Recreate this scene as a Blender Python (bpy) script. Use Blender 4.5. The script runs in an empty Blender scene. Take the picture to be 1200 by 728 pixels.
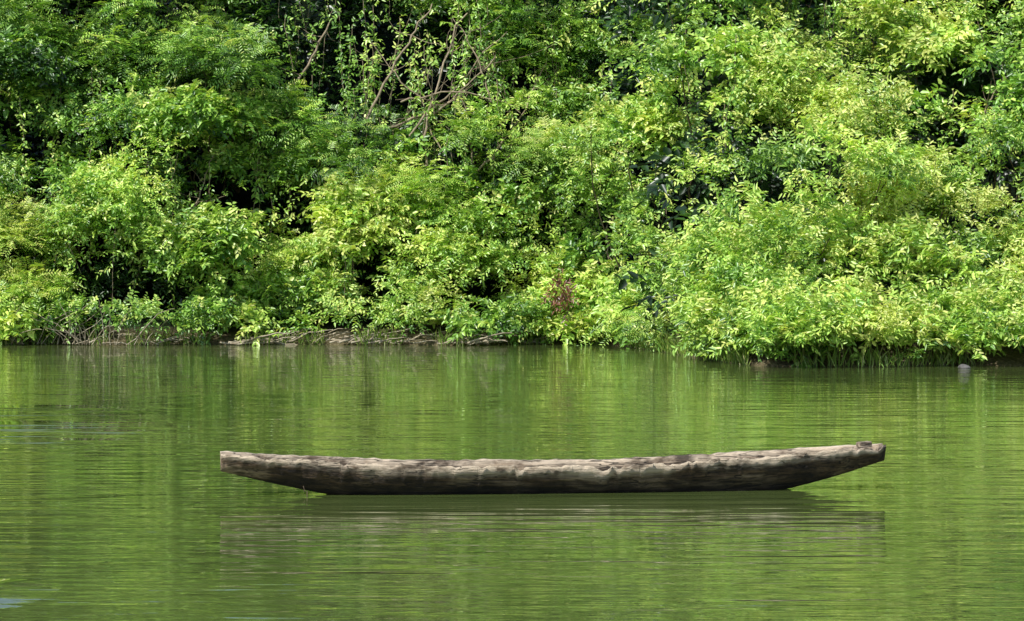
import bpy, math, numpy as np
from mathutils import Vector, noise
rng = np.random.default_rng(7)
sc = bpy.context.scene
F = 3403.0; H = 2.12

# ---------------- helpers ----------------
def link(o):
    sc.collection.objects.link(o); return o
def mesh_np(name, verts, faces, mat=None, smooth=False, attr=None):
    me = bpy.data.meshes.new(name)
    verts = np.asarray(verts, dtype=np.float32); faces = np.asarray(faces, dtype=np.int32)
    n, k = faces.shape
    me.vertices.add(len(verts)); me.vertices.foreach_set('co', verts.ravel())
    me.loops.add(n*k); me.loops.foreach_set('vertex_index', faces.ravel())
    me.polygons.add(n); me.polygons.foreach_set('loop_start', np.arange(0, n*k, k, dtype=np.int32))
    me.polygons.foreach_set('loop_total', np.full(n, k, dtype=np.int32))
    if smooth: me.polygons.foreach_set('use_smooth', np.ones(n, dtype=bool))
    if attr is not None:
        a = me.attributes.new('leafvar_shade', 'FLOAT_COLOR', 'POINT')
        a.data.foreach_set('color', np.asarray(attr, dtype=np.float32).ravel())
    me.update(calc_edges=True)
    if mat: me.materials.append(mat)
    return link(bpy.data.objects.new(name, me))
def norm(a):
    return a/np.maximum(np.linalg.norm(a, axis=-1, keepdims=True), 1e-6)
def lerp(a, b, t): return a+(b-a)*t
def sstep(a, b, x):
    t = np.clip((x-a)/(b-a), 0, 1); return t*t*(3-2*t)

class Nt:
    def __init__(s, mat):
        mat.use_nodes = True; s.t = mat.node_tree; s.t.nodes.clear()
    def n(s, ty, **kw):
        nd = s.t.nodes.new(ty)
        for k, v in kw.items():
            if k.startswith('_'): setattr(nd, k[1:], v)
            else:
                key = int(k[1:]) if k[0] == 'i' and k[1:].isdigit() else k.replace('__', ' ')
                if isinstance(v, bpy.types.NodeSocket): s.t.links.new(v, nd.inputs[key])
                else: nd.inputs[key].default_value = v
        return nd
def ramp(nt, fac, stops):
    r = nt.n('ShaderNodeValToRGB', Fac=fac); cr = r.color_ramp
    while len(cr.elements) > len(stops): cr.elements.remove(cr.elements[-1])
    while len(cr.elements) < len(stops): cr.elements.new(0.5)
    for e, (p, c) in zip(cr.elements, stops):
        e.position = p; e.color = (*c, 1) if len(c) == 3 else c
    return r.outputs[0]
def maths(nt, op, a, b=None, c=None):
    kw = {'i0': a}
    if b is not None: kw['i1'] = b
    if c is not None: kw['i2'] = c
    return nt.n('ShaderNodeMath', _operation=op, **kw).outputs[0]

# ---------------- materials ----------------
def leaf_mat(name, stops, trans=0.3):
    m = bpy.data.materials.new(name); nt = Nt(m)
    at = nt.n('ShaderNodeAttribute', _attribute_name='leafvar_shade')
    sep = nt.n('ShaderNodeSeparateColor', Color=at.outputs['Color'])
    col = ramp(nt, sep.outputs[0], stops)
    hsv = nt.n('ShaderNodeHueSaturation', Color=col, Value=sep.outputs[1])
    d = nt.n('ShaderNodeBsdfPrincipled'); nt.t.links.new(hsv.outputs[0], d.inputs['Base Color'])
    d.inputs['Roughness'].default_value = 0.36; d.inputs['Specular IOR Level'].default_value = 0.7
    tc = nt.n('ShaderNodeMix', _data_type='RGBA', _blend_type='MULTIPLY')
    tc.inputs[0].default_value = 1
    nt.t.links.new(hsv.outputs[0], tc.inputs[6]); tc.inputs[7].default_value = (1.25, 1.3, 0.5, 1)
    t = nt.n('ShaderNodeBsdfTranslucent', Color=tc.outputs[2])
    mx = nt.n('ShaderNodeMixShader', Fac=trans, i1=d.outputs[0], i2=t.outputs[0])
    nt.n('ShaderNodeOutputMaterial', Surface=mx.outputs[0])
    return m
GREEN = [(0.0, (0.014, 0.045, 0.012)), (0.3, (0.065, 0.17, 0.030)), (0.55, (0.23, 0.45, 0.065)),
         (0.82, (0.56, 0.78, 0.15)), (1.0, (0.78, 0.82, 0.24))]  # dark stops double as painted shade for inner and gap leaves
leafM = leaf_mat('leaf_green', GREEN, 0.26)
deadM = leaf_mat('leaf_dead', [(0, (0.12, 0.04, 0.02)), (1, (0.34, 0.16, 0.08))], 0.2)
grassM = leaf_mat('grass_blades', [(0, (0.18, 0.33, 0.05)), (0.6, (0.40, 0.55, 0.12)), (1, (0.6, 0.58, 0.28))], 0.3)

def bark_mat(name, c1, c2):
    m = bpy.data.materials.new(name); nt = Nt(m)
    tc = nt.n('ShaderNodeTexCoord')
    no = nt.n('ShaderNodeTexNoise', Vector=tc.outputs['Object'], Scale=9.0, Detail=6.0)
    col = ramp(nt, no.outputs[0], [(0.3, c1), (0.7, c2)])
    b = nt.n('ShaderNodeBump', Height=no.outputs[0], Strength=0.6, Distance=0.03)
    p = nt.n('ShaderNodeBsdfPrincipled', Roughness=0.85, Normal=b.outputs[0]); nt.t.links.new(col, p.inputs['Base Color'])
    nt.n('ShaderNodeOutputMaterial', Surface=p.outputs[0]); return m
barkM = bark_mat('bark_brown', (0.06, 0.04, 0.025), (0.18, 0.13, 0.08))
twigM = bark_mat('bark_bleached', (0.16, 0.12, 0.075), (0.40, 0.32, 0.21))
driftM = bark_mat('driftwood_bleached', (0.22, 0.17, 0.11), (0.52, 0.45, 0.33))
rockM = bark_mat('rock_grey', (0.06, 0.055, 0.05), (0.16, 0.15, 0.14))

m = soilM = bpy.data.materials.new('bank_soil'); nt = Nt(m)
tc = nt.n('ShaderNodeTexCoord')
n1 = nt.n('ShaderNodeTexNoise', Vector=tc.outputs['Object'], Scale=1.3, Detail=8.0, Roughness=0.7)
n2 = nt.n('ShaderNodeTexNoise', Vector=tc.outputs['Object'], Scale=14.0, Detail=5.0, Roughness=0.7)
upper = ramp(nt, n2.outputs[0], [(0.35, (0.004, 0.008, 0.003)), (0.6, (0.012, 0.022, 0.007)), (0.75, (0.03, 0.05, 0.012))])  # upper bank near black: shade behind the foliage gaps put into the colour
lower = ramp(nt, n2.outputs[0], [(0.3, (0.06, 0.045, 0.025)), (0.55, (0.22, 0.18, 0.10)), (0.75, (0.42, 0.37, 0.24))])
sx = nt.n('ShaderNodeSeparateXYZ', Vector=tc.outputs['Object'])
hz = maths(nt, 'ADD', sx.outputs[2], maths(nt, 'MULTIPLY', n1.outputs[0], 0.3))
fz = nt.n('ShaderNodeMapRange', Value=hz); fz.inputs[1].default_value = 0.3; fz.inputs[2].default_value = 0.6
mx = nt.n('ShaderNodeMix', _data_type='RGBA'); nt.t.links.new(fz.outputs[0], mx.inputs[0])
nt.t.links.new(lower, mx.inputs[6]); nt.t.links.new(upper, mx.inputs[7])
b = nt.n('ShaderNodeBump', Height=n2.outputs[0], Strength=1.0, Distance=0.15)
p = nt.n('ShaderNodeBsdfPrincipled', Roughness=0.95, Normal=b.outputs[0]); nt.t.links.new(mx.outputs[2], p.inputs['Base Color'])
p.inputs['Specular IOR Level'].default_value = 0.1
nt.n('ShaderNodeOutputMaterial', Surface=p.outputs[0])

# water
m = waterM = bpy.data.materials.new('river_water'); nt = Nt(m)
tc = nt.n('ShaderNodeTexCoord')
def wnoise(sx_, sy_, scale, detail=2.0, rot=0.0, rough=0.5):
    mp = nt.n('ShaderNodeMapping', Vector=tc.outputs['Object']); mp.inputs['Scale'].default_value = (sx_, sy_, 1)
    mp.inputs['Rotation'].default_value = (0, 0, rot)
    return nt.n('ShaderNodeTexNoise', Vector=mp.outputs[0], Scale=scale, Detail=detail, Roughness=rough).outputs[0]
w1 = wnoise(0.30, 1.0, 1.3, 1.0, 0.06)
w2 = wnoise(0.20, 1.0, 3.4, 1.0, -0.04)
w3 = wnoise(0.25, 1.0, 9.0, 1.0, 0.05)
patch = wnoise(0.12, 0.2, 1.0, 2.0)
pr = nt.n('ShaderNodeMapRange', Value=patch); pr.inputs[1].default_value = 0.35; pr.inputs[2].default_value = 0.7
pr.inputs[3].default_value = 0.6; pr.inputs[4].default_value = 1.4
h = maths(nt, 'MULTIPLY', w1, 0.011)
h = maths(nt, 'MULTIPLY_ADD', w2, 0.0125, h)
h = maths(nt, 'MULTIPLY_ADD', w3, 0.0030, h)
h = maths(nt, 'MULTIPLY', h, pr.outputs[0])
def spot(cx, cy, fx, fy):
    vd = nt.n('ShaderNodeVectorMath', _operation='SUBTRACT', i0=tc.outputs['Object'], i1=(cx, cy, 0))
    vs = nt.n('ShaderNodeVectorMath', _operation='MULTIPLY', i0=vd.outputs[0], i1=(fx, fy, 0))
    ln = nt.n('ShaderNodeVectorMath', _operation='LENGTH', i0=vs.outputs[0]).outputs['Value']
    pm = nt.n('ShaderNodeMapRange', Value=ln); pm.inputs[1].default_value = 1.0; pm.inputs[2].default_value = 0.3
    pm.inputs[3].default_value = 0; pm.inputs[4].default_value = 1
    return pm.outputs[0]
pm = maths(nt, 'ADD', spot(-6.6, 35.5, 0.42, 0.16), maths(nt, 'MULTIPLY', spot(-3.5, 18.4, 1.6, 0.6), 0.8))
strk = wnoise(0.3, 1.0, 0.9, 2.0)
sr_ = nt.n('ShaderNodeMapRange', Value=strk); sr_.inputs[1].default_value = 0.40; sr_.inputs[2].default_value = 0.55
w4 = wnoise(0.35, 1.0, 1.9, 0.0)
h = maths(nt, 'MULTIPLY_ADD', maths(nt, 'MULTIPLY', w4, maths(nt, 'MULTIPLY', pm, sr_.outputs[0])), 0.15, h)
b = nt.n('ShaderNodeBump', Height=h, Strength=1.0, Distance=1.0)
cn = ramp(nt, patch, [(0.3, (0.062, 0.090, 0.024)), (0.7, (0.100, 0.132, 0.034))])
p = nt.n('ShaderNodeBsdfPrincipled', Roughness=0.02, IOR=1.5, Normal=b.outputs[0])
nt.t.links.new(cn, p.inputs['Base Color'])
nt.n('ShaderNodeOutputMaterial', Surface=p.outputs[0])

# ---------------- terrain ----------------
def shore(x):
    x = np.asarray(x, dtype=float)
    s = 69.3 - 13.6*sstep(1.9, 5.2, x)
    return s + 0.35*np.sin(x*0.9) + 0.2*np.sin(x*2.3+1)
def terr(d):
    return np.interp(d, [-400, -6, -0.6, 0, 0.5, 1.6, 3, 14, 22, 60, 400],
                     [-2.5, -2.2, -0.35, 0.0, 0.16, 0.45, 1.3, 11.5, 14.5, 17, 19])
def tz2(x, y):
    d = y-shore(x)
    return np.minimum(terr(d), 0.55+np.maximum(0, terr(y-70.0)))
xs = np.concatenate([np.linspace(-400, -32, 14), np.linspace(-30, 30, 241), np.linspace(32, 400, 14)])
ds = np.concatenate([[-300, -60, -12, -6, -3], np.linspace(-1.5, 4, 40), np.linspace(4.4, 30, 60), [35, 45, 60, 120, 250, 400]])
V = []
for d in ds:
    yy = shore(xs)+d
    zz = tz2(xs, yy)
    for i, x in enumerate(xs):
        z = zz[i]
        if -1.2 < d < 28 and abs(x) < 31:
            z += 0.16*noise.noise(Vector((x*0.8, d*0.8, 0)))*min(1, (d+1.2)/1.5) + min(max(d, 0), 4)*0.18*noise.noise(Vector((x*0.4, d*0.4, 5)))
        V.append((x, yy[i], z))
nx = len(xs); nd = len(ds)
I = np.arange(nx*nd).reshape(nd, nx)
Fq = np.stack([I[:-1, :-1], I[:-1, 1:], I[1:, 1:], I[1:, :-1]], -1).reshape(-1, 4)
mesh_np('riverbank', V, Fq, soilM, True)
mesh_np('water', [(-500, -300, 0), (500, -300, 0), (500, 90, 0), (-500, 90, 0)], [[0, 1, 2, 3]], waterM)

# ---------------- foliage ----------------
el = math.radians(52); sd = np.array([-0.70, -0.71]); sd /= np.linalg.norm(sd)
SUN = np.array([sd[0]*math.cos(el), sd[1]*math.cos(el), math.sin(el)])
class Leaves:
    def __init__(s): s.v = []; s.a = []
    def add(s, P, A, N, L, W, hue, val):
        A = norm(A); S = norm(np.cross(A, N)); N = norm(np.cross(S, A))
        L = L[:, None]; W = W[:, None]
        fold = 0.25*W*N; curl = -0.12*L*N
        b = P; t = P+A*L+curl*1.5
        l1 = P+A*L*0.32+S*W*0.5+fold*0.6; l2 = P+A*L*0.72+S*W*0.33+fold*0.3+curl*0.4
        r1 = P+A*L*0.32-S*W*0.5+fold*0.6; r2 = P+A*L*0.72-S*W*0.33+fold*0.3+curl*0.4
        s.v.append(np.stack([b, l1, l2, t, r2, r1], 1).astype(np.float32))
        at = np.stack([hue, val, val, np.ones_like(hue)], -1)
        s.a.append(np.repeat(at[:, None, :], 6, 1).astype(np.float32))
    def sprigs(s, O, D, N, k, slen, leafL, leafW, hue, val, droop=0.25, pinnate=False, scat=0.42):
        n = len(O)
        D = norm(D); side = norm(np.cross(D, N)); up = norm(np.cross(side, D))
        t = np.linspace(0.12, 1.0, k)[None, :, None]
        sl = slen[:, None, None]
        P = O[:, None, :]+D[:, None, :]*t*sl + np.array([0, 0, -1.0])*droop*sl*t**2
        sg = np.where(np.arange(k) % 2 == 0, 1.0, -1.0)[None, :, None]
        if pinnate:
            A = D[:, None, :]*0.35+side[:, None, :]*sg
            sc_ = 0.12
        else:
            A = D[:, None, :]*0.6+side[:, None, :]*sg*0.9
            A = A+np.array([0, 0, -0.25]); sc_ = scat
        A = A+rng.normal(0, sc_*0.6, (n, k, 3))
        NN = up[:, None, :]*0.8+SUN*0.6+rng.normal(0, sc_, (n, k, 3))
        Ls = leafL[:, None]*rng.uniform(0.7, 1.2, (n, k)); Ws = leafW[:, None]*rng.uniform(0.75, 1.2, (n, k))
        hu = np.clip(hue[:, None]+rng.normal(0, 0.1, (n, k)), 0, 1)
        va = val[:, None]*rng.uniform(0.78, 1.15, (n, k))
        s.add(P.reshape(-1, 3), A.reshape(-1, 3), NN.reshape(-1, 3), Ls.ravel(), Ws.ravel(), hu.ravel(), va.ravel())
    def build(s, name, mat):
        v = np.concatenate(s.v); a = np.concatenate(s.a); n = len(v)
        base = (np.arange(n)*6)[:, None]
        f = np.concatenate([base+np.array([0, 1, 2, 3]), base+np.array([0, 3, 4, 5])])
        return mesh_np(name, v.reshape(-1, 3), f, mat, False, a.reshape(-1, 4))

class Tubes:
    def __init__(s): s.v = []; s.f = []; s.n = 0
    def add(s, pts, r0, r1, sides=5):
        pts = np.asarray(pts, float); m_ = len(pts)
        T = norm(np.gradient(pts, axis=0)); ref = np.array([0.3, 0.9, 0.2])
        U = norm(np.cross(T, ref)); W = np.cross(T, U)
        rr = np.linspace(r0, r1, m_)[:, None, None]
        an = np.linspace(0, 2*np.pi, sides, endpoint=False)
        ring = pts[:, None, :]+rr*(np.cos(an)[None, :, None]*U[:, None, :]+np.sin(an)[None, :, None]*W[:, None, :])
        s.v.append(ring.reshape(-1, 3))
        for i in range(m_-1):
            for j in range(sides):
                j2 = (j+1) % sides
                s.f.append((s.n+i*sides+j, s.n+i*sides+j2, s.n+(i+1)*sides+j2, s.n+(i+1)*sides+j))
        s.n += m_*sides
    def build(s, name, mat): return mesh_np(name, np.concatenate(s.v), s.f, mat, True)
def curve(p0, p1, bend, n=8, wob=0.05):
    p0 = np.array(p0, float); p1 = np.array(p1, float); t = np.linspace(0, 1, n)[:, None]
    L = np.linalg.norm(p1-p0)
    w = np.cumsum(rng.normal(0, wob*L/n, (n, 3)), 0); w -= w[0]
    return p0+(p1-p0)*t+np.array(bend)*4*t*(1-t)*0.5+w

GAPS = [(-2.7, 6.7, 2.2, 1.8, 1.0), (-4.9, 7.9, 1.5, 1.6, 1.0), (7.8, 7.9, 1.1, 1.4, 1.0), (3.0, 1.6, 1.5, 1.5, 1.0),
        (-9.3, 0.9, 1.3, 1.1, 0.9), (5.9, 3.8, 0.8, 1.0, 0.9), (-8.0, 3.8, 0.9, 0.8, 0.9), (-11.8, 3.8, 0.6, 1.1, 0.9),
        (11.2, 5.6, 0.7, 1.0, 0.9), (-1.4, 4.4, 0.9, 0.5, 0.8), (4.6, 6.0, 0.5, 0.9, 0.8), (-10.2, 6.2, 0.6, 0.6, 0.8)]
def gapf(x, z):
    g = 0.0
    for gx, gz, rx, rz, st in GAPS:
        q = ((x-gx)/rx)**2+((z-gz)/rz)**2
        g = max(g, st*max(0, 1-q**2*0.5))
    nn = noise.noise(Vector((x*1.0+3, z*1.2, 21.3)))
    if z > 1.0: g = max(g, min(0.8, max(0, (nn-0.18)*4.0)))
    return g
def wall_y(x, z):
    r = sstep(3.4, 5.8, x)
    rel = 0.5*np.sin(x*1.1+np.sin(z*0.9)*1.5)*np.sin(z*1.25+0.6*np.sin(x*0.7+2))
    return shore(x)+0.5+z*(0.55+0.65*r*(1-sstep(6, 14, z)*0.4))+rel*np.minimum(1, z/1.5)

mass = Leaves(); bush = Leaves(); vines = Leaves(); branches = Tubes(); vstems = Tubes()
def clump(c, sr, ltype, bh, g, vis, dens=1.0, flat=1.0):
    S = int((64 if vis else 22)*sr*sr/0.2*0.62*rng.uniform(0.7, 1.15)*dens)+4
    q = norm(rng.normal(0, 1, (S, 3)))
    q[:, 1] = np.where(q[:, 1] > 0.4, -q[:, 1], q[:, 1]); q[:, 2] = np.where(q[:, 2] < -0.3, -q[:, 2], q[:, 2])
    rad = sr*rng.uniform(0.45, 1.3, S)[:, None]
    O = c+q*rad*np.array([1.15, 1, 0.9*flat])
    O[:, 2] = np.maximum(O[:, 2], 0.12)
    hue = np.clip(bh+rng.normal(0, 0.08)+0.18*(q[:, 2])+0.22*(rad[:, 0]/sr-0.85)+rng.normal(0, 0.08, S)-0.35*g, 0, 0.97)  # leaf tone carries painted shade: darker low, inside clumps and in gaps
    val = np.full(S, rng.uniform(0.78, 1.12))*(1-0.35*g)  # gap shade also lowers the leaf value
    hue = np.where(rng.random(S) < 0.06, np.minimum(hue+0.25, 1), hue)
    D = q*0.8+rng.normal(0, 0.5, (S, 3))+np.array([0, -0.1, 0.15])
    N = np.array([0, -0.4, 1.0])+q*0.5+rng.normal(0, 0.25, (S, 3))+rng.normal(0, 0.2, 3)
    big = (0.88 if vis else 1.6)*rng.uniform(0.8, 1.3)
    tgt = bush if ltype == 3 else mass
    U = lambda a, b: rng.uniform(a, b, S)*big
    if ltype == 0:
        tgt.sprigs(O, D, N, 7, U(0.25, 0.5), U(0.14, 0.20), U(0.07, 0.10), hue, val)
    elif ltype == 1:
        tgt.sprigs(O, D, N, 8, U(0.25, 0.5), U(0.10, 0.14), U(0.05, 0.065), hue, val)
    elif ltype == 2:
        tgt.sprigs(O, D*np.array([1.2, 1, 0.6]), N, 14, U(0.4, 0.65), U(0.10, 0.14), U(0.032, 0.042), hue, val, droop=0.35, pinnate=True)
    else:
        tgt.sprigs(O, D+np.array([0, 0, 0.4]), N, 8, U(0.22, 0.45), U(0.12, 0.18), U(0.045, 0.065), hue, val, droop=0.12)
def plant_field(x, z):
    a = noise.noise(Vector((x*0.33, z*0.4, 1.7))); b_ = noise.noise(Vector((x*0.5+9, z*0.55, 7.7)))
    lt = 2 if a > 0.26 else (1 if a < -0.15 else 0)
    if x > 3.4 and z < 3.6: lt = 3
    if 0.2 < x < 2.8 and 3.4 < z < 7.5 and b_ > -0.1: lt = 2
    if -0.9 < x < 1.4 and 6.0 < z < 7.6: lt = 2
    h = 0.59+0.36*b_+(0.09 if lt == 3 else 0)+(0.04 if x > 3 else 0)
    if x < -3 and z > 6.0: h -= 0.10  # upper-left darkness put into the leaf tone
    return lt, h
def strip(x): return -7.2 < x < -0.6
for z0, dx in [(0.6, 1.5), (1.9, 1.9), (3.4, 2.1), (5.1, 2.2), (6.8, 2.3), (8.6, 2.4), (10.6, 2.8), (13.0, 3.2)]:
    x = -21+rng.uniform(0, 1)
    while x < 21:
        px = x+rng.normal(0, 0.4); pz = max(0.4, z0+rng.normal(0, 0.5))
        r = rng.uniform(0.7, 1.15)*(0.7 if z0 < 1 else 1.0 if z0 < 3 else 1.25 if z0 < 9 else 1.5)
        py = float(wall_y(px, pz))+rng.normal(0, 0.55)
        if z0 < 1 and strip(px): py += 0.8; pz += 0.3
        vis = abs(px) < 13.5 and pz < 9.6
        lt, h0 = plant_field(px, pz); h0 += rng.normal(0, 0.08)
        nsub = int((13 if vis else 9)*r*1.1)
        rx_, ry_ = px+rng.normal(0, 0.4), max(py+0.8+0.3*pz, float(shore(px))+0.6)
        root = np.array([rx_, ry_, float(tz2(rx_, ry_))-0.1])
        for i in range(nsub):
            d = rng.normal(0, 1, 3); d /= np.linalg.norm(d)
            if d[1] > 0.35: d[1] *= -1
            if d[2] < -0.3: d[2] *= -0.6
            c = np.array([px, py, pz])+d*r*rng.uniform(0.5, 1.25)*np.array([1.2, 0.85, 1.0])
            sr = rng.uniform(0.22, 0.58)*(1 if vis else 1.4)
            c[2] = max(c[2], 0.2+rng.uniform(0, .2))
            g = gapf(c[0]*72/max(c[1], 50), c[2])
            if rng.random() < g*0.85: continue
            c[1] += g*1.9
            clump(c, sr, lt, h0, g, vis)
            if i % 3 == 0 and vis:
                branches.add(curve(root, c, (rng.normal(0, .3), 0, 0.3*r), 7, 0.25), 0.028*rng.uniform(0.6, 1.5), 0.008, 4)
        x += dx*(1.0 if abs(x) < 15 else 1.3)
for i in range(760):
    x = rng.uniform(-14, 14); z = rng.uniform(0.3, 9.8)
    lt, h0 = plant_field(x, z)
    y = float(wall_y(x, z))+rng.uniform(-0.4, 0.8)
    if strip(x) and z < 1: y += .7
    g = gapf(x*72/y, z)
    if rng.random() < g*1.2: continue
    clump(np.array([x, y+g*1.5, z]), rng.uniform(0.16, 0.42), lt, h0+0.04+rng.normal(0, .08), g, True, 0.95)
for i in range(220):
    x = rng.uniform(1.6, 5.6); z = abs(rng.normal(0, 1))*1.2+0.2
    y = float(shore(x))+rng.uniform(0.0, 1.6)+0.3*z
    if x < 3.6 and rng.random() < 0.6: continue
    clump(np.array([x, y, z]), rng.uniform(0.25, 0.5), 3 if x > 3 else 0, 0.6, 0, True, 0.8)
for i in range(300):
    x = rng.uniform(-13.5, 12.5)
    if strip(x) and rng.random() < 0.85: continue
    y = float(shore(x))+rng.uniform(-0.45, 0.35)
    lt, h0 = plant_field(x, 0.5)
    if noise.noise(Vector((x*1.3, 0, 4))) > 0.25: continue
    if gapf(x*72/y, 0.8) > 0.5 and x < 0 and rng.random() < .6: continue
    clump(np.array([x, y, rng.uniform(0.25, 0.85)]), rng.uniform(0.18, 0.38), lt, h0+rng.normal(0, .08), 0, True, 0.9, 0.9)
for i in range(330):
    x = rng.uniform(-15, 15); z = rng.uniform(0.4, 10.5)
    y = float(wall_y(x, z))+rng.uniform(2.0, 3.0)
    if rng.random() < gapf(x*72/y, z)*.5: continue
    clump(np.array([x, y, z]), rng.uniform(0.4, 0.7), 0, 0.1, 0.6, False, 1.0, 1.0)  # back layer coloured dark, painted shade seen through the gaps
# young shoots standing out of the outline
n = 5000
x = rng.uniform(-13.8, 13.5, n); z = rng.uniform(0.4, 9.7, n)
keep = np.array([rng.random() > gapf(a, b_)*1.5 for a, b_ in zip(x, z)]); x = x[keep]; z = z[keep]; n = len(x)
y = wall_y(x, z)-rng.uniform(0.0, 1.0, n)
hb = np.array([plant_field(a, b_)[1] for a, b_ in zip(x, z)])
D = rng.normal(0, 0.6, (n, 3))+np.array([0, -0.35, 0.45])
vines.sprigs(np.stack([x, y, z], -1), D, np.array([0, -0.4, 1.0])+rng.normal(0, .3, (n, 3)), 8, rng.uniform(.3, .6, n), rng.uniform(.09, .16, n),
             rng.uniform(.035, .065, n), np.clip(hb+0.14+rng.normal(0, .1, n), 0, .97), np.full(n, 1.0), 0.3)
# hanging vines
for i in range(320):
    x = rng.uniform(-13.5, 12.5); z = rng.uniform(2.6, 9.8)
    if i < 60: x = rng.uniform(-6.5, 1.5); z = rng.uniform(6, 9.6)
    y = float(wall_y(x, z))-rng.uniform(0.2, 1.1)
    L = rng.uniform(0.8, 2.6)
    if z-L < 0.5: L = z-0.5
    n = int(L/0.1); t = np.linspace(0, 1, n)[:, None]
    wig = np.cumsum(rng.normal(0, 0.022, (n, 3)), 0)
    P = np.array([x, y, z])-np.array([0, 0, L])*t+wig+np.array([rng.normal(0, .25), rng.normal(0, .1), 0])*t*t
    vstems.add(P[::3], 0.012, 0.007, 3)
    nn = n if i % 3 else n//3
    Pq = P[:max(nn, 2)]; n = len(Pq)
    D = rng.normal(0, 1, (n, 3)); D[:, 1] -= 0.4; D[:, 2] -= 0.2
    N = np.array([0, -0.7, 0.9])+rng.normal(0, 0.3, (n, 3))
    hb = rng.normal(0.64, 0.12)
    vines.sprigs(Pq, D, N, 4, rng.uniform(0.12, 0.25, n), rng.uniform(0.10, 0.16, n), rng.uniform(0.05, 0.08, n),
                 np.clip(hb+rng.normal(0, .06, n), 0, 1), np.full(n, 1.0))
mass.build('riverbank_foliage', leafM)
bush.build('leafy_bush', leafM)
vo = vines.build('hanging_vines', leafM)
vs_ = vstems.build('stems', twigM); vs_.parent = vo
br = branches.build('shrub_branches', barkM)

# bare lianas / dead branches in the hollow
T = Tubes()
def W(px, y, D): return ((px-600)/F*D, D, H+(300-y)/F*D)
for (a, b_, bend, r0, r1) in [
    ((455, 150, 72.0), (580, 60, 72.2), (0, 0, -0.7), .035, .015), ((480, 160, 71.8), (600, 40, 72.5), (0.4, 0, 0.2), .03, .012),
    ((500, 195, 71.6), (545, 30, 73), (-0.5, 0, 0), .04, .02), ((430, 140, 72.4), (520, 10, 73.5), (0, 0, .5), .04, .02),
    ((545, 215, 71.4), (530, 90, 72.6), (0.3, 0, 0), .03, .012), ((470, 120, 72.1), (600, 130, 72), (0, 0, 0.9), .025, .012),
    ((560, 200, 71.6), (640, 60, 73), (0.4, 0, -.3), .03, .014), ((520, 180, 71.8), (450, 60, 73), (0.2, 0, 0), .022, .01),
    ((575, 120, 72), (520, 30, 73), (0, 0, .4), .022, .01), ((960, 70, 69), (985, -20, 70), (.1, 0, 0), .05, .04),
    ((1000, 60, 69), (960, -20, 70), (.1, 0, 0), .04, .03), ((880, 240, 62), (900, 120, 64), (.3, 0, 0), .022, .012),
    ((1120, 190, 63), (1180, 90, 64), (0, 0, .4), .03, .015), ((340, 110, 73.2), (400, 10, 74.4), (0, 0, .2), .04, .02),
    ((210, 270, 71), (250, 180, 72), (0, 0, .2), .025, .012), ((700, 380, 69.6), (730, 270, 70.6), (.2, 0, 0), .03, .015)]:
    c = curve(W(*a), W(*b_), bend, 14, 0.2); T.add(c, r0, r1, 6)
    for k in range(6):
        j = rng.integers(3, 12); e = c[j]+rng.normal(0, 1, 3)*np.array([.7, .3, .7])
        T.add(curve(c[j], e, (0, 0, -.1), 6, 0.2), r1*.6, .004, 4)
T.build('bare_branches', twigM)

# dead leaf cluster
dl = Leaves()
n = 42; O = np.array(W(657, 345, 68.7))+rng.normal(0, 1, (n, 3))*np.array([.13, .15, .27])
dl.sprigs(O, rng.normal(0, 1, (n, 3))+np.array([0, -.3, -.8]), rng.normal(0, .6, (n, 3))+np.array([0, -.6, .5]), 5, np.full(n, .25),
          np.full(n, .13), np.full(n, .05), rng.uniform(0, 1, n), np.full(n, 1.), 0.4)
dl.build('dead_leaves', deadM)

# driftwood and twigs on the shore
T = Tubes()
for i in range(110):
    x = rng.uniform(-12.5, 2.0) if i > 70 else rng.uniform(-7.0, -0.4)
    y = float(shore(x))+rng.uniform(-0.5, 0.5)
    L = rng.uniform(0.3, 1.3); an = rng.normal(0, 0.5)
    z = max(0.02, float(terr(y-float(shore(x)))))+0.04
    p1 = (x+L*math.cos(an), y+0.4*L*math.sin(an), z+rng.uniform(-0.04, 0.22))
    T.add(curve((x, y, z), p1, (0, 0, .05), 7, .2), rng.uniform(.010, .032), .008, 5)
for i in range(40):
    x = -10.4+rng.normal(0, .9); y = float(shore(x))-0.4
    p1 = (x+rng.normal(0, .7), y-rng.uniform(0, .5), rng.uniform(.2, 1.1))
    T.add(curve((x, y, 0.02), p1, (0, 0, .2), 7, .2), .014, .004, 4)
T.build('driftwood', driftM)

# grass along the shore
g = Leaves()
n = 4600
x = np.where(rng.random(n) < 0.4, rng.uniform(1.2, 5.0, n), rng.uniform(-14, 14, n))
x = np.where(rng.random(n) < 0.15, rng.uniform(-13, -11.6, n), x)
cl = np.array([noise.noise(Vector((float(a)*1.1, 3.0, 0))) for a in x])
keep = cl > -0.05; x = x[keep]; n = len(x)
y = shore(x)+rng.uniform(-0.4, 0.4, n); z = np.maximum(-0.02, terr(y-shore(x))-0.02)
g.add(np.stack([x, y, z], -1), np.stack([rng.normal(0, .35, n), rng.normal(-.15, .3, n), np.ones(n)], -1),
      np.stack([rng.normal(0, .4, n), -np.ones(n), np.full(n, .5)], -1), rng.uniform(.15, .5, n), rng.uniform(.012, .028, n),
      rng.uniform(0, 1, n), rng.uniform(.8, 1.15, n))
g.build('shore_grass', grassM)

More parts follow.
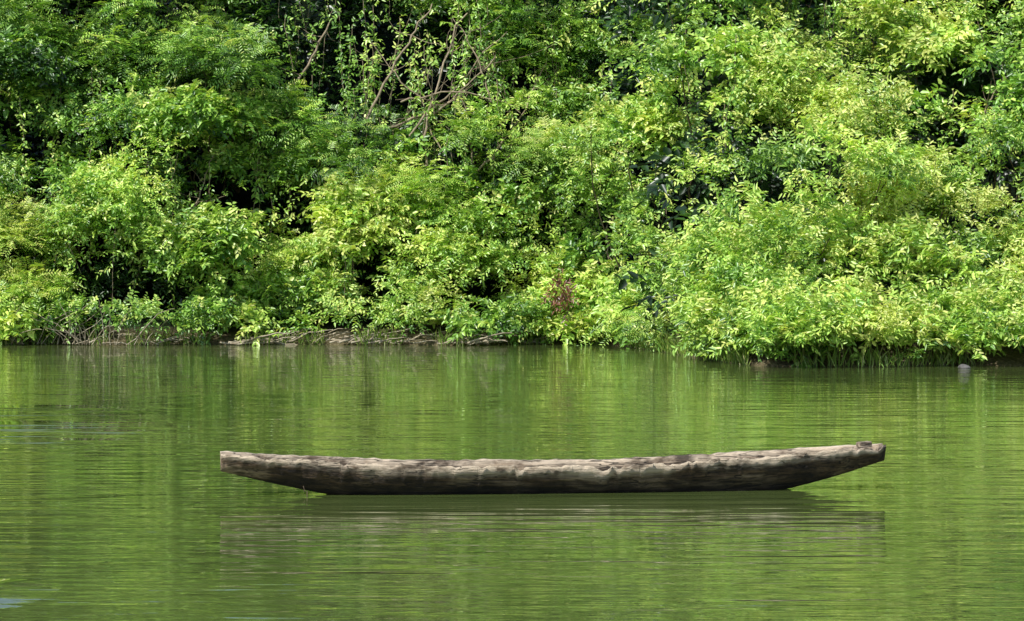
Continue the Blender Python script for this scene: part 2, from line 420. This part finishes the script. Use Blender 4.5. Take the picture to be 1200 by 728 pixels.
# rock
import bmesh
bm = bmesh.new(); bmesh.ops.create_icosphere(bm, subdivisions=3, radius=0.09)
for v in bm.verts:
    v.co *= 1+0.35*noise.noise(v.co*9); v.co.x *= 1.3; v.co.z *= .75
me = bpy.data.meshes.new('rock'); bm.to_mesh(me); bm.free(); me.materials.append(rockM)
ro = link(bpy.data.objects.new('rock', me)); ro.location = (8.5, 54.6, 0.02)

# ---------------- dugout canoe ----------------
m = woodM = bpy.data.materials.new('weathered_wood'); nt = Nt(m)
tc = nt.n('ShaderNodeTexCoord')
def wn(scale, sc3, detail=6.0, rough=0.6):
    mp = nt.n('ShaderNodeMapping', Vector=tc.outputs['Object']); mp.inputs['Scale'].default_value = sc3
    return nt.n('ShaderNodeTexNoise', Vector=mp.outputs[0], Scale=scale, Detail=detail, Roughness=rough, Distortion=0.3).outputs[0]
grain = wn(7.0, (0.3, 3.5, 3.5)); fine = wn(30.0, (0.12, 3, 3)); blot = wn(2.0, (0.9, 2, 3)); spots = wn(9.0, (0.8, 1.6, 1.6))
base = ramp(nt, blot, [(0.34, (0.034, 0.020, 0.011)), (0.5, (0.12, 0.076, 0.042)), (0.64, (0.36, 0.27, 0.18))])
gr = ramp(nt, grain, [(0.36, (0.25, 0.22, 0.2)), (0.5, (0.85, 0.83, 0.8)), (0.66, (1.4, 1.35, 1.3))])
mx = nt.n('ShaderNodeMix', _data_type='RGBA', _blend_type='MULTIPLY'); mx.inputs[0].default_value = 0.9
nt.t.links.new(base, mx.inputs[6]); nt.t.links.new(gr, mx.inputs[7])
fr = ramp(nt, fine, [(0.40, (0.3, 0.27, 0.25)), (0.5, (1, 1, 1))])
mx2 = nt.n('ShaderNodeMix', _data_type='RGBA', _blend_type='MULTIPLY'); mx2.inputs[0].default_value = 0.75
nt.t.links.new(mx.outputs[2], mx2.inputs[6]); nt.t.links.new(fr, mx2.inputs[7])
at = nt.n('ShaderNodeAttribute', _attribute_name='rim_sunlit')
rimf = maths(nt, 'MULTIPLY', at.outputs['Fac'], ramp(nt, maths(nt, 'ADD', maths(nt, 'MULTIPLY', blot, 0.6), maths(nt, 'MULTIPLY', spots, 0.4)), [(0.42, (0.1,)*3), (0.53, (1,)*3)]))
mx3 = nt.n('ShaderNodeMix', _data_type='RGBA'); nt.t.links.new(rimf, mx3.inputs[0])
nt.t.links.new(mx2.outputs[2], mx3.inputs[6]); mx3.inputs[7].default_value = (0.66, 0.54, 0.40, 1)  # sunlit paleness of the rim put into the wood colour, patchy
crk = nt.n('ShaderNodeMapping', Vector=tc.outputs['Object']); crk.inputs['Scale'].default_value = (0.55, 7, 11)
cv = nt.n('ShaderNodeTexNoise', Vector=crk.outputs[0], Scale=1.6, Detail=3.0, Distortion=0.6).outputs[0]
cd = maths(nt, 'ABSOLUTE', maths(nt, 'SUBTRACT', cv, 0.5))
ck = ramp(nt, cd, [(0.0, (0.12,)*3), (0.012, (1,)*3)])
mxc = nt.n('ShaderNodeMix', _data_type='RGBA', _blend_type='MULTIPLY'); mxc.inputs[0].default_value = 0.8
nt.t.links.new(mx3.outputs[2], mxc.inputs[6]); nt.t.links.new(ck, mxc.inputs[7])
sx = nt.n('ShaderNodeSeparateXYZ', Vector=tc.outputs['Object'])
wz = maths(nt, 'MULTIPLY_ADD', grain, 0.09, sx.outputs[2])
wet_shade = nt.n('ShaderNodeMapRange', Value=wz); wet_shade.inputs[1].default_value = 0.09; wet_shade.inputs[2].default_value = 0.23  # wet wood by the waterline, with the lower hull's shade painted in
wet_shade.inputs[3].default_value = 0.2; wet_shade.inputs[4].default_value = 1.0
mx4 = nt.n('ShaderNodeHueSaturation', Color=mxc.outputs[2], Value=wet_shade.outputs[0])
bh = maths(nt, 'ADD', grain, maths(nt, 'MULTIPLY', fine, 0.5))
bh = maths(nt, 'ADD', maths(nt, 'ADD', bh, spots), ck)
b = nt.n('ShaderNodeBump', Height=bh, Strength=1.0, Distance=0.02)
p = nt.n('ShaderNodeBsdfPrincipled', Roughness=0.85, Normal=b.outputs[0]); nt.t.links.new(mx4.outputs[0], p.inputs['Base Color'])
nt.n('ShaderNodeOutputMaterial', Surface=p.outputs[0])

TOP = ([-3.02, -2.47, -1.94, -1.41, -.72, -.03, .30, .42, 1.13, 1.75, 2.31, 2.7, 3.02],
       [.375, .334, .304, .273, .262, .257, .250, .250, .285, .312, .352, .375, .396])
BOT = ([-3.02, -2.6, -2.09, -1.5, 0, 1.5, 2.13, 2.6, 3.02], [.215, .11, 0, -.08, -.11, -.09, 0, .12, .25])
us = np.linspace(-3.02, 3.02, 420); NA = 26; NI = 14
def sm(u, kn):
    return np.mean([np.interp(u+o, kn[0], kn[1]) for o in (-.12, -.06, 0, .06, .12)]) if abs(u) < 2.88 else np.interp(u, kn[0], kn[1])
V = []; rim = []
for u in us:
    q = abs(u)/3.02
    w = 0.11+0.255*(1-q**2.3)
    if q > 0.985: w *= 1-0.25*((q-.985)/.015)
    tz = sm(u, TOP); bz = sm(u, BOT)
    def nz(a, s_, k=0): return noise.noise(Vector((u*s_, a, k)))
    chip = -0.04*max(0, nz(2, 4.3)-0.12)*2-0.035*max(0, nz(7, 9)-0.15)*2
    tn = tz+0.012*nz(0, 2.4)+0.012*nz(0, 8)+0.010*nz(0, 26)+chip
    tf = tz+0.012*nz(5, 2.6)+0.010*nz(5, 12)+0.008
    tn -= 0.025*math.exp(-((u-.36)/.09)**2)
    for j in range(NA+1):
        a = -math.pi/2+math.pi*j/NA
        t_ = (tn if a < 0 else tf)
        zr = 1-abs(math.cos(a))**0.8
        z = bz+(t_-bz)*zr
        yy = w*math.copysign(abs(math.sin(a))**0.85, a)*(0.56+0.44*zr)
        dsp = 0.016*nz(z*4+(3 if a > 0 else 0), 1.8, 1)+0.013*nz(z*14, 6, 2)+0.007*nz(z*30, 15, 3)
        V.append((u, yy+math.copysign(1, a)*dsp, z)); rim.append(sstep(0.66+0.3*nz(1, 2.2, 8), 0.93, zr))
    th = 0.042+0.014*nz(9, 4)
    solid = sstep(2.45, 2.72, abs(u))
    wi = max(w-th, 0.03)
    bi = lerp(bz+0.05, min(tn, tf)-0.012, float(solid))
    for j in range(NI+1):
        a = math.pi/2-math.pi*j/NI
        t_ = (tn if a < 0 else tf)-0.003
        zr = 1-abs(math.cos(a))**0.8
        V.append((u, wi*math.sin(a)*(0.9+0.1*zr), bi+(t_-bi)*zr)); rim.append(0.9*sstep(0.75, 1, zr)+0.4*float(solid))
K = NA+NI+2; n = len(us)
faces = []
for i in range(n-1):
    for j in range(K):
        j2 = (j+1) % K
        faces.append((i*K+j, (i+1)*K+j, (i+1)*K+j2, i*K+j2))
for i in (0, n-1):
    o = i*K
    for j in range(NA):
        a0 = o+j; a1 = o+j+1
        k0 = o+NA+1+NI-round(j*NI/NA); k1 = o+NA+1+NI-round((j+1)*NI/NA)
        f = [a0, a1, k1, k0]
        if k0 == k1: f = [a0, a1, k1]
        faces.append(tuple(f if i == 0 else f[::-1]))
me = bpy.data.meshes.new('hull'); me.from_pydata(V, [], faces); me.validate(); me.update()
a = me.attributes.new('rim_sunlit', 'FLOAT', 'POINT'); a.data.foreach_set('value', np.clip(np.array(rim, dtype=np.float32), 0, 1))
me.polygons.foreach_set('use_smooth', np.ones(len(me.polygons), dtype=bool)); me.materials.append(woodM)
hull = link(bpy.data.objects.new('hull', me))
canoe = link(bpy.data.objects.new('dugout_canoe', None))
hull.parent = canoe
def block(name, x, y, z, sx_, sy_, sz_, rot):
    bm = bmesh.new(); bmesh.ops.create_cube(bm, size=1)
    for v in bm.verts: v.co = Vector((v.co.x*sx_, v.co.y*sy_, v.co.z*sz_))
    bmesh.ops.bevel(bm, geom=bm.edges[:], offset=0.006, segments=2, affect='EDGES')
    bmesh.ops.subdivide_edges(bm, edges=bm.edges[:], cuts=1)
    c, s_ = math.cos(rot), math.sin(rot)
    for v in bm.verts:
        v.co += Vector([noise.noise(v.co*25+Vector((k*7, 0, 0)))*0.006 for k in range(3)])
        v.co = Vector((v.co.x*c-v.co.y*s_+x, v.co.x*s_+v.co.y*c+y, v.co.z+z+0.06*v.co.x))
    me = bpy.data.meshes.new(name); bm.to_mesh(me); bm.free(); me.materials.append(woodM)
    a = me.attributes.new('rim_sunlit', 'FLOAT', 'POINT'); a.data.foreach_set('value', np.full(len(me.vertices), .7, dtype=np.float32))
    o = link(bpy.data.objects.new(name, me)); o.parent = canoe
block('bow_peg', 2.83, -0.02, 0.400, 0.12, 0.10, 0.05, 0.2)
T = Tubes(); T.add([(-2.30, -.18, .09), (-2.29, -.20, .04), (-2.27, -.21, .05), (-2.27, -.22, -.03)], .005, .004, 4)
r_ = T.build('mooring_string', barkM); r_.parent = canoe
canoe.location = (0.41, 26.1, 0); canoe.rotation_euler = (0, 0, math.atan2(.85, 5.99))

# ---------------- light & camera ----------------
S = Vector(SUN)
L = bpy.data.lights.new('sun', 'SUN'); L.energy = 5.0; L.angle = math.radians(0.5); L.color = (1, .98, .92)
lo = link(bpy.data.objects.new('sun', L)); lo.rotation_euler = (-S).to_track_quat('-Z', 'Y').to_euler(); lo.location = (0, 0, 30)
w = bpy.data.worlds.new('World'); sc.world = w; w.use_nodes = True
nt_ = w.node_tree; bg = nt_.nodes['Background']; sky = nt_.nodes.new('ShaderNodeTexSky'); sky.sky_type = 'NISHITA'
sky.sun_disc = False; sky.sun_elevation = el; sky.sun_rotation = math.atan2(sd[0], sd[1])
nt_.links.new(sky.outputs[0], bg.inputs[0]); bg.inputs[1].default_value = 0.14
cam = bpy.data.cameras.new('camera'); cam.sensor_width = 36; cam.lens = 36*F/1200; cam.clip_end = 2000; cam.clip_start = .1
co = link(bpy.data.objects.new('camera', cam)); co.location = (0, 0, H)
co.rotation_euler = (math.pi/2-math.atan(64/F), 0, 0); sc.camera = co
sc.view_settings.view_transform = 'Standard'; sc.view_settings.look = 'None'; sc.view_settings.exposure = 0
